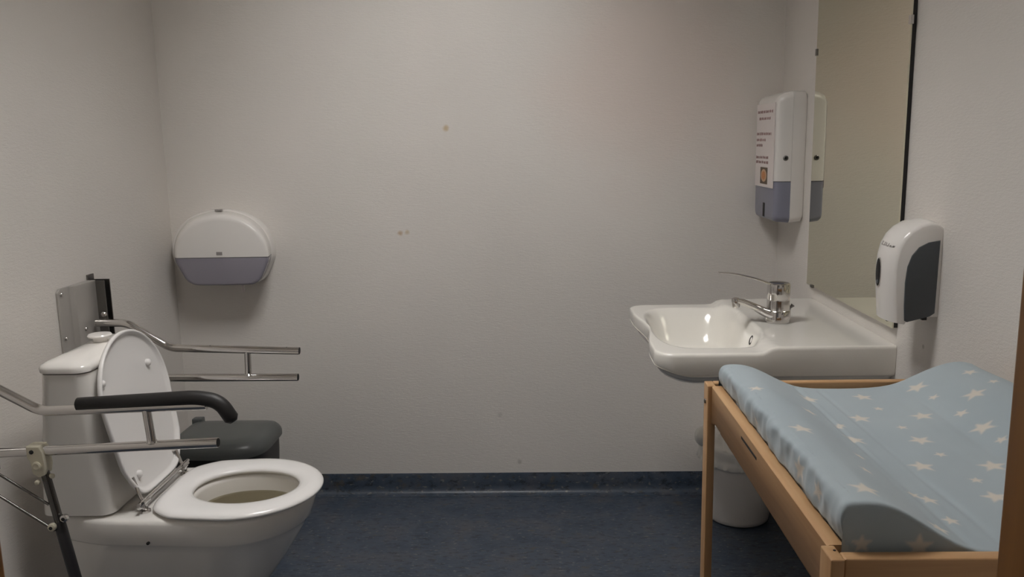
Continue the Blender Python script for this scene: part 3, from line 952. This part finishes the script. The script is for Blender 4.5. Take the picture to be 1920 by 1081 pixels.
lathe('bolt', [(.0045, 0), (.0045, .002), (.002, .003)], (PX0, TYF - .017, .836), DARKSTEEL, ct, (-1, 0, 0), 12)
lathe('dowel', [(.0016, 0), (.0016, .0008), (.0006, .001)], (PX1 - .004, TYN + .022, .870), DARK, ct, n=8)

# ================================================================== CHANGING MAT
# cross section (x, z): raised left bolster, shallow valley, raised right bolster
MPROF = [(.3500, .7865), (.3470, .83), (.3435, .862), (.3385, .876), (.3365, .892), (.3368, .9010), (.3395, .9070), (.3460, .9095), (.3600, .9100), (.378, .9090), (.395, .9045), (.414, .8960), (.440, .8820), (.468, .8690), (.495, .8630), (.54, .8610), (.60, .8615),
         (.640, .8650), (.668, .8730), (.700, .8890), (.730, .9020), (.755, .9095), (.778, .9105), (.798, .905), (.812, .892), (.8185, .872), (.8185, .7865)]
MY_N, MY_F = .876, 1.506
def resample(pts, n, passes=1):
    for _ in range(passes):          # soften the corners
        q = [pts[0]]
        for a, c in zip(pts, pts[1:]):
            q += [(a[0] * .75 + c[0] * .25, a[1] * .75 + c[1] * .25), (a[0] * .25 + c[0] * .75, a[1] * .25 + c[1] * .75)]
        pts = q + [pts[-1]]
    L = [0]
    for a, c in zip(pts, pts[1:]):
        L.append(L[-1] + math.hypot(c[0] - a[0], c[1] - a[1]))
    out, k = [], 0
    for i in range(n + 1):
        s = L[-1] * i / n
        while k < len(L) - 2 and L[k + 1] < s:
            k += 1
        t = (s - L[k]) / max(1e-9, L[k + 1] - L[k])
        out.append((lerp(pts[k][0], pts[k + 1][0], t), lerp(pts[k][1], pts[k + 1][1], t)))
    return out
NS = 380
MP = resample(MPROF, NS)
# printed stars: (x, y, z, size, turn) on the cover
STARS = [
    (0.674, 1.451, 0.876, 0.0185, 1.89, 't'),
    (0.676, 1.392, 0.877, 0.0095, 1.88, 't'),
    (0.718, 1.342, 0.899, 0.0185, 1.26, 't'),
    (0.673, 1.516, 0.875, 0.0135, 1.28, 't'),
    (0.756, 1.434, 0.911, 0.0135, 1.8, 't'),
    (0.761, 1.367, 0.912, 0.0095, 1.74, 't'),
    (0.678, 1.302, 0.879, 0.0114, 1.69, 't'),
    (0.63, 1.331, 0.864, 0.0185, 1.44, 't'),
    (0.677, 1.235, 0.879, 0.0185, 1.64, 't'),
    (0.58, 1.289, 0.861, 0.0095, 1.64, 't'),
    (0.579, 1.449, 0.861, 0.0185, 1.63, 't'),
    (0.582, 1.386, 0.861, 0.0095, 1.33, 't'),
    (0.532, 1.337, 0.861, 0.0185, 1.52, 't'),
    (0.478, 1.283, 0.867, 0.0095, 1.5, 't'),
    (0.48, 1.224, 0.867, 0.0185, 1.73, 't'),
    (0.582, 1.229, 0.861, 0.0185, 1.92, 't'),
    (0.584, 1.17, 0.861, 0.0095, 1.88, 't'),
    (0.676, 1.182, 0.879, 0.0095, 1.6, 't'),
    (0.538, 1.127, 0.861, 0.0185, 1.53, 't'),
    (0.63, 1.117, 0.864, 0.0185, 1.41, 't'),
    (0.588, 1.078, 0.861, 0.0095, 1.25, 't'),
    (0.446, 1.115, 0.881, 0.0095, 1.24, 't'),
    (0.418, 1.022, 0.899, 0.0095, 1.55, 't'),
    (0.377, 0.922, 0.917, 0.0185, 1.44, 't'),
    (0.494, 1.011, 0.863, 0.0135, 1.49, 't'),
    (0.479, 1.021, 0.867, 0.0095, 1.84, 't'),
    (0.494, 0.953, 0.864, 0.0114, 1.59, 't'),
    (0.585, 1.024, 0.861, 0.0185, 1.61, 't'),
    (0.459, 0.911, 0.876, 0.0135, 1.39, 't'),
    (0.36, 1.335, 0.91, 0.0135, 1.24, 't'),
    (0.475, 1.423, 0.868, 0.0185, 1.45, 't'),
    (0.437, 1.302, 0.885, 0.0135, 1.32, 't'),
    (0.371, 1.135, 0.914, 0.0185, 1.58, 't'),
    (0.484, 1.292, 0.866, 0.0095, 1.92, 't'),
    (0.34, 1.466, 0.869, 0.0135, 1.67, 's'),
    (0.34, 1.039, 0.895, 0.0185, 1.38, 's'),
    (0.34, 0.965, 0.898, 0.0135, 1.81, 's'),
    (0.34, 1.249, 0.887, 0.0095, 1.75, 's'),
    (0.359, 0.878, 0.873, 0.012, 1.57, 'n'),
    (0.422, 0.878, 0.87, 0.016, 1.57, 'n'),
]
def star_mask(px, py):
    r = math.hypot(px, py)
    a = math.atan2(py, px)
    s = 2 * PI / 5
    a = abs((a + s / 2) % s - s / 2)
    # straight-sided five pointed star, tip radius 1, notch radius .45
    xi, yi = .45 * math.cos(PI / 5), .45 * math.sin(PI / 5)
    qx, qy = r * math.cos(a), r * math.sin(a)
    return (xi - 1) * (qy) - (yi) * (qx - 1)
def mat_rows():
    ys = []
    rows = []
    nf, nt_ = 44, 330
    cz0 = .7865
    for k in range(nf):                       # near face, bottom to top
        rows.append(('n', k / nf))
    for k in range(nt_ + 1):
        rows.append(('t', k / nt_))
    for k in range(12):
        rows.append(('f', k / 12))
    return rows
V, mask = [], []
def wrinkle(x, y, z, side):
    p = Vector((x * 26 + 3, y * 5, z * 20))
    a = noise.noise(p) * .0020
    a += noise.noise(Vector((x * 9, y * 8 + 7, 2))) * .0022
    # long creases along the foot of the bolsters
    for cx_, amp, wd in ((.478, .0030, .006), (.520, .0020, .005), (.652, .0024, .006)):
        xx = cx_ + .010 * noise.noise(Vector((y * 4, cx_ * 50, 0))) - .02 * (y - 1.2) * (1 if cx_ < .6 else 0)
        a -= amp * math.exp(-((x - xx) / wd) ** 2) * smooth01(.6 + noise.noise(Vector((y * 6, cx_ * 90, 4))))
    if side:
        a += (noise.noise(Vector((y * 22, z * 30, 1))) * .0062 + noise.noise(Vector((y * 55, z * 45, 5))) * .0022)
    return a
rows = mat_rows()
for kind, t in rows:
    for i, (x, z) in enumerate(MP):
        # bolsters stand a little higher towards the near end
        if kind == 't':
            y = lerp(MY_N, MY_F, t)
        elif kind == 'n':
            y = MY_N
        else:
            y = MY_F
        ny = (MY_F - y) / (MY_F - MY_N)
        hi = max(0.0, (z - .862) / .048)
        z2 = z + .013 * ny * hi
        # rounded near and far edges
        ed = min(y - MY_N, MY_F - y)
        rd = .007
        if ed < rd:
            z2 = .7865 + (z2 - .7865) * (1 - .030 * (1 - math.sqrt(max(0, 1 - (1 - ed / rd) ** 2))))
        yy = y
        xx = x
        if kind == 'n':
            zt = .7865 + (z2 - .7865)
            z2 = lerp(.7865, zt, t)
            yy = y + .004 * (1 - t) + noise.noise(Vector((x * 16, z2 * 22, 9))) * .002
            side = False
        elif kind == 'f':
            z2 = lerp(z2, .7865, (t + 1 / 12))
            side = False
        else:
            side = x < .352 and z > .79
            wr = wrinkle(x, y, z, side)
            if side:
                xx = x + wr
                if z2 < .872:
                    xx = max(xx, .3440)
            elif x < .82:
                z2 += wr * smooth01(ed / .02) * smooth01((.815 - x) / .02)
        V.append((xx, yy, z2))
        val = 0.0
        for sx, sy, sz, sr, sa, pl in STARS:
            if pl == 't' and kind == 't' and x > .3375 and z2 > .85:
                dx, dy = xx - sx, yy - sy
            elif pl == 's' and kind == 't' and x < .36:
                dx, dy = yy - sy, z2 - sz
                if abs(xx - sx) > .03: continue
            elif pl == 'n' and kind == 'n':
                dx, dy = xx - sx, z2 - sz
            else:
                continue
            if abs(dx) < sr and abs(dy) < sr:
                ca, sn = math.cos(sa), math.sin(sa)
                m_ = star_mask((dx * ca + dy * sn) / sr, (-dx * sn + dy * ca) / sr)
                val = max(val, smooth01(.5 + m_ * 5))
        mask.append(val)
n1_ = NS + 1
Fc = []
for r in range(len(rows) - 1):
    for i in range(NS):
        a = r * n1_ + i
        Fc.append((a, a + 1, a + n1_ + 1, a + n1_))
m, nt, b = pbsdf('star_fabric', (0.33, 0.42, 0.46), 0.85, spec=0.2)
b.inputs['Sheen Weight'].default_value = 0.15
at = nd(nt, 'ShaderNodeAttribute', attribute_name='star')
nf_ = noise_tex(nt, 6, 3, 0.5, coords(nt))
basec = ramp(nt, nf_.outputs['Fac'], [(0.3, (0.345, 0.405, 0.440)), (0.7, (0.380, 0.440, 0.470))]).outputs['Color']
nt.links.new(mix(nt, at.outputs['Fac'], basec, (0.62, 0.58, 0.51)), b.inputs['Base Color'])
nw_ = noise_tex(nt, 900, 2, 0.5, coords(nt))
bump(nt, b, nw_.outputs['Fac'], 0.15, 0.0006)
mat_o = make('changing_mat', V, Fc, m, None, loc=(.58, 1.19, .7865), angle=80)
tag(mat_o, 'light blue padded changing mat printed with pale stars', 'changing mat')
attr = mat_o.data.attributes.new('star', 'FLOAT', 'POINT')
attr.data.foreach_set('value', mask)

# ================================================================== WHITE WASTE BIN
wb = thing('waste_bin', (.705, 2.80, 0), 'white round waste bin with plastic liner under the washbasin', 'bin')
BC = (.703, 2.80)
lathe('bin_body', [(.100, .002), (.105, .006), (.108, .02), (.130, .225), (.134, .262), (.136, .264), (.136, .270), (.130, .270), (.105, .03), (.0, .028)], (BC[0], BC[1], 0), BINW, wb, n=56)
def bag_ring(r, z, amp, f, ph):
    out = []
    for k in range(140):
        t = 2 * PI * k / 140
        d = noise.noise(Vector((math.cos(t) * f, math.sin(t) * f, ph))) * amp
        d2 = noise.noise(Vector((math.cos(t) * f * 2.3, math.sin(t) * f * 2.3, ph + 5))) * amp * .6
        out.append((BC[0] + (r + d) * math.cos(t), BC[1] + (r + d) * math.sin(t), z + d2))
    return out
lr = [bag_ring(.1365, .214, .006, 9, 0), bag_ring(.1430, .222, .008, 9, 1), bag_ring(.1400, .236, .006, 7, 2), bag_ring(.1375, .250, .003, 5, 3), bag_ring(.1400, .262, .003, 5, 4), bag_ring(.1425, .274, .003, 5, 5),
      bag_ring(.140, .284, .003, 5, 6), bag_ring(.132, .287, .004, 5, 7), bag_ring(.118, .300, .010, 4, 8), bag_ring(.10, .318, .012, 4, 9), bag_ring(.085, .325, .012, 4, 10), bag_ring(.06, .30, .010, 4, 11), bag_ring(.03, .27, .006, 4, 12)]
lr = [[(x, y, max(z, .2)) for x, y, z in r] for r in lr]
make('liner_bag', *loft_geo(lr, False, True), BAG, wb, angle=70)
# knot of gathered bag hanging over the rim on the left
kn = []
for i, (h, r) in enumerate(((0, .006), (.008, .018), (.02, .027), (.034, .031), (.048, .029), (.060, .020), (.068, .006))):
    kn.append([(BC[0] - .137 + .004 * noise.noise(Vector((i * .7, k * .5, 3))) + r * .8 * math.cos(2 * PI * k / 24), BC[1] - .03 + r * math.sin(2 * PI * k / 24) * (1 + .15 * noise.noise(Vector((k * .6, i, 1)))), .272 + h) for k in range(24)])
make('liner_knot', *loft_geo(kn), BAG, wb, angle=70)
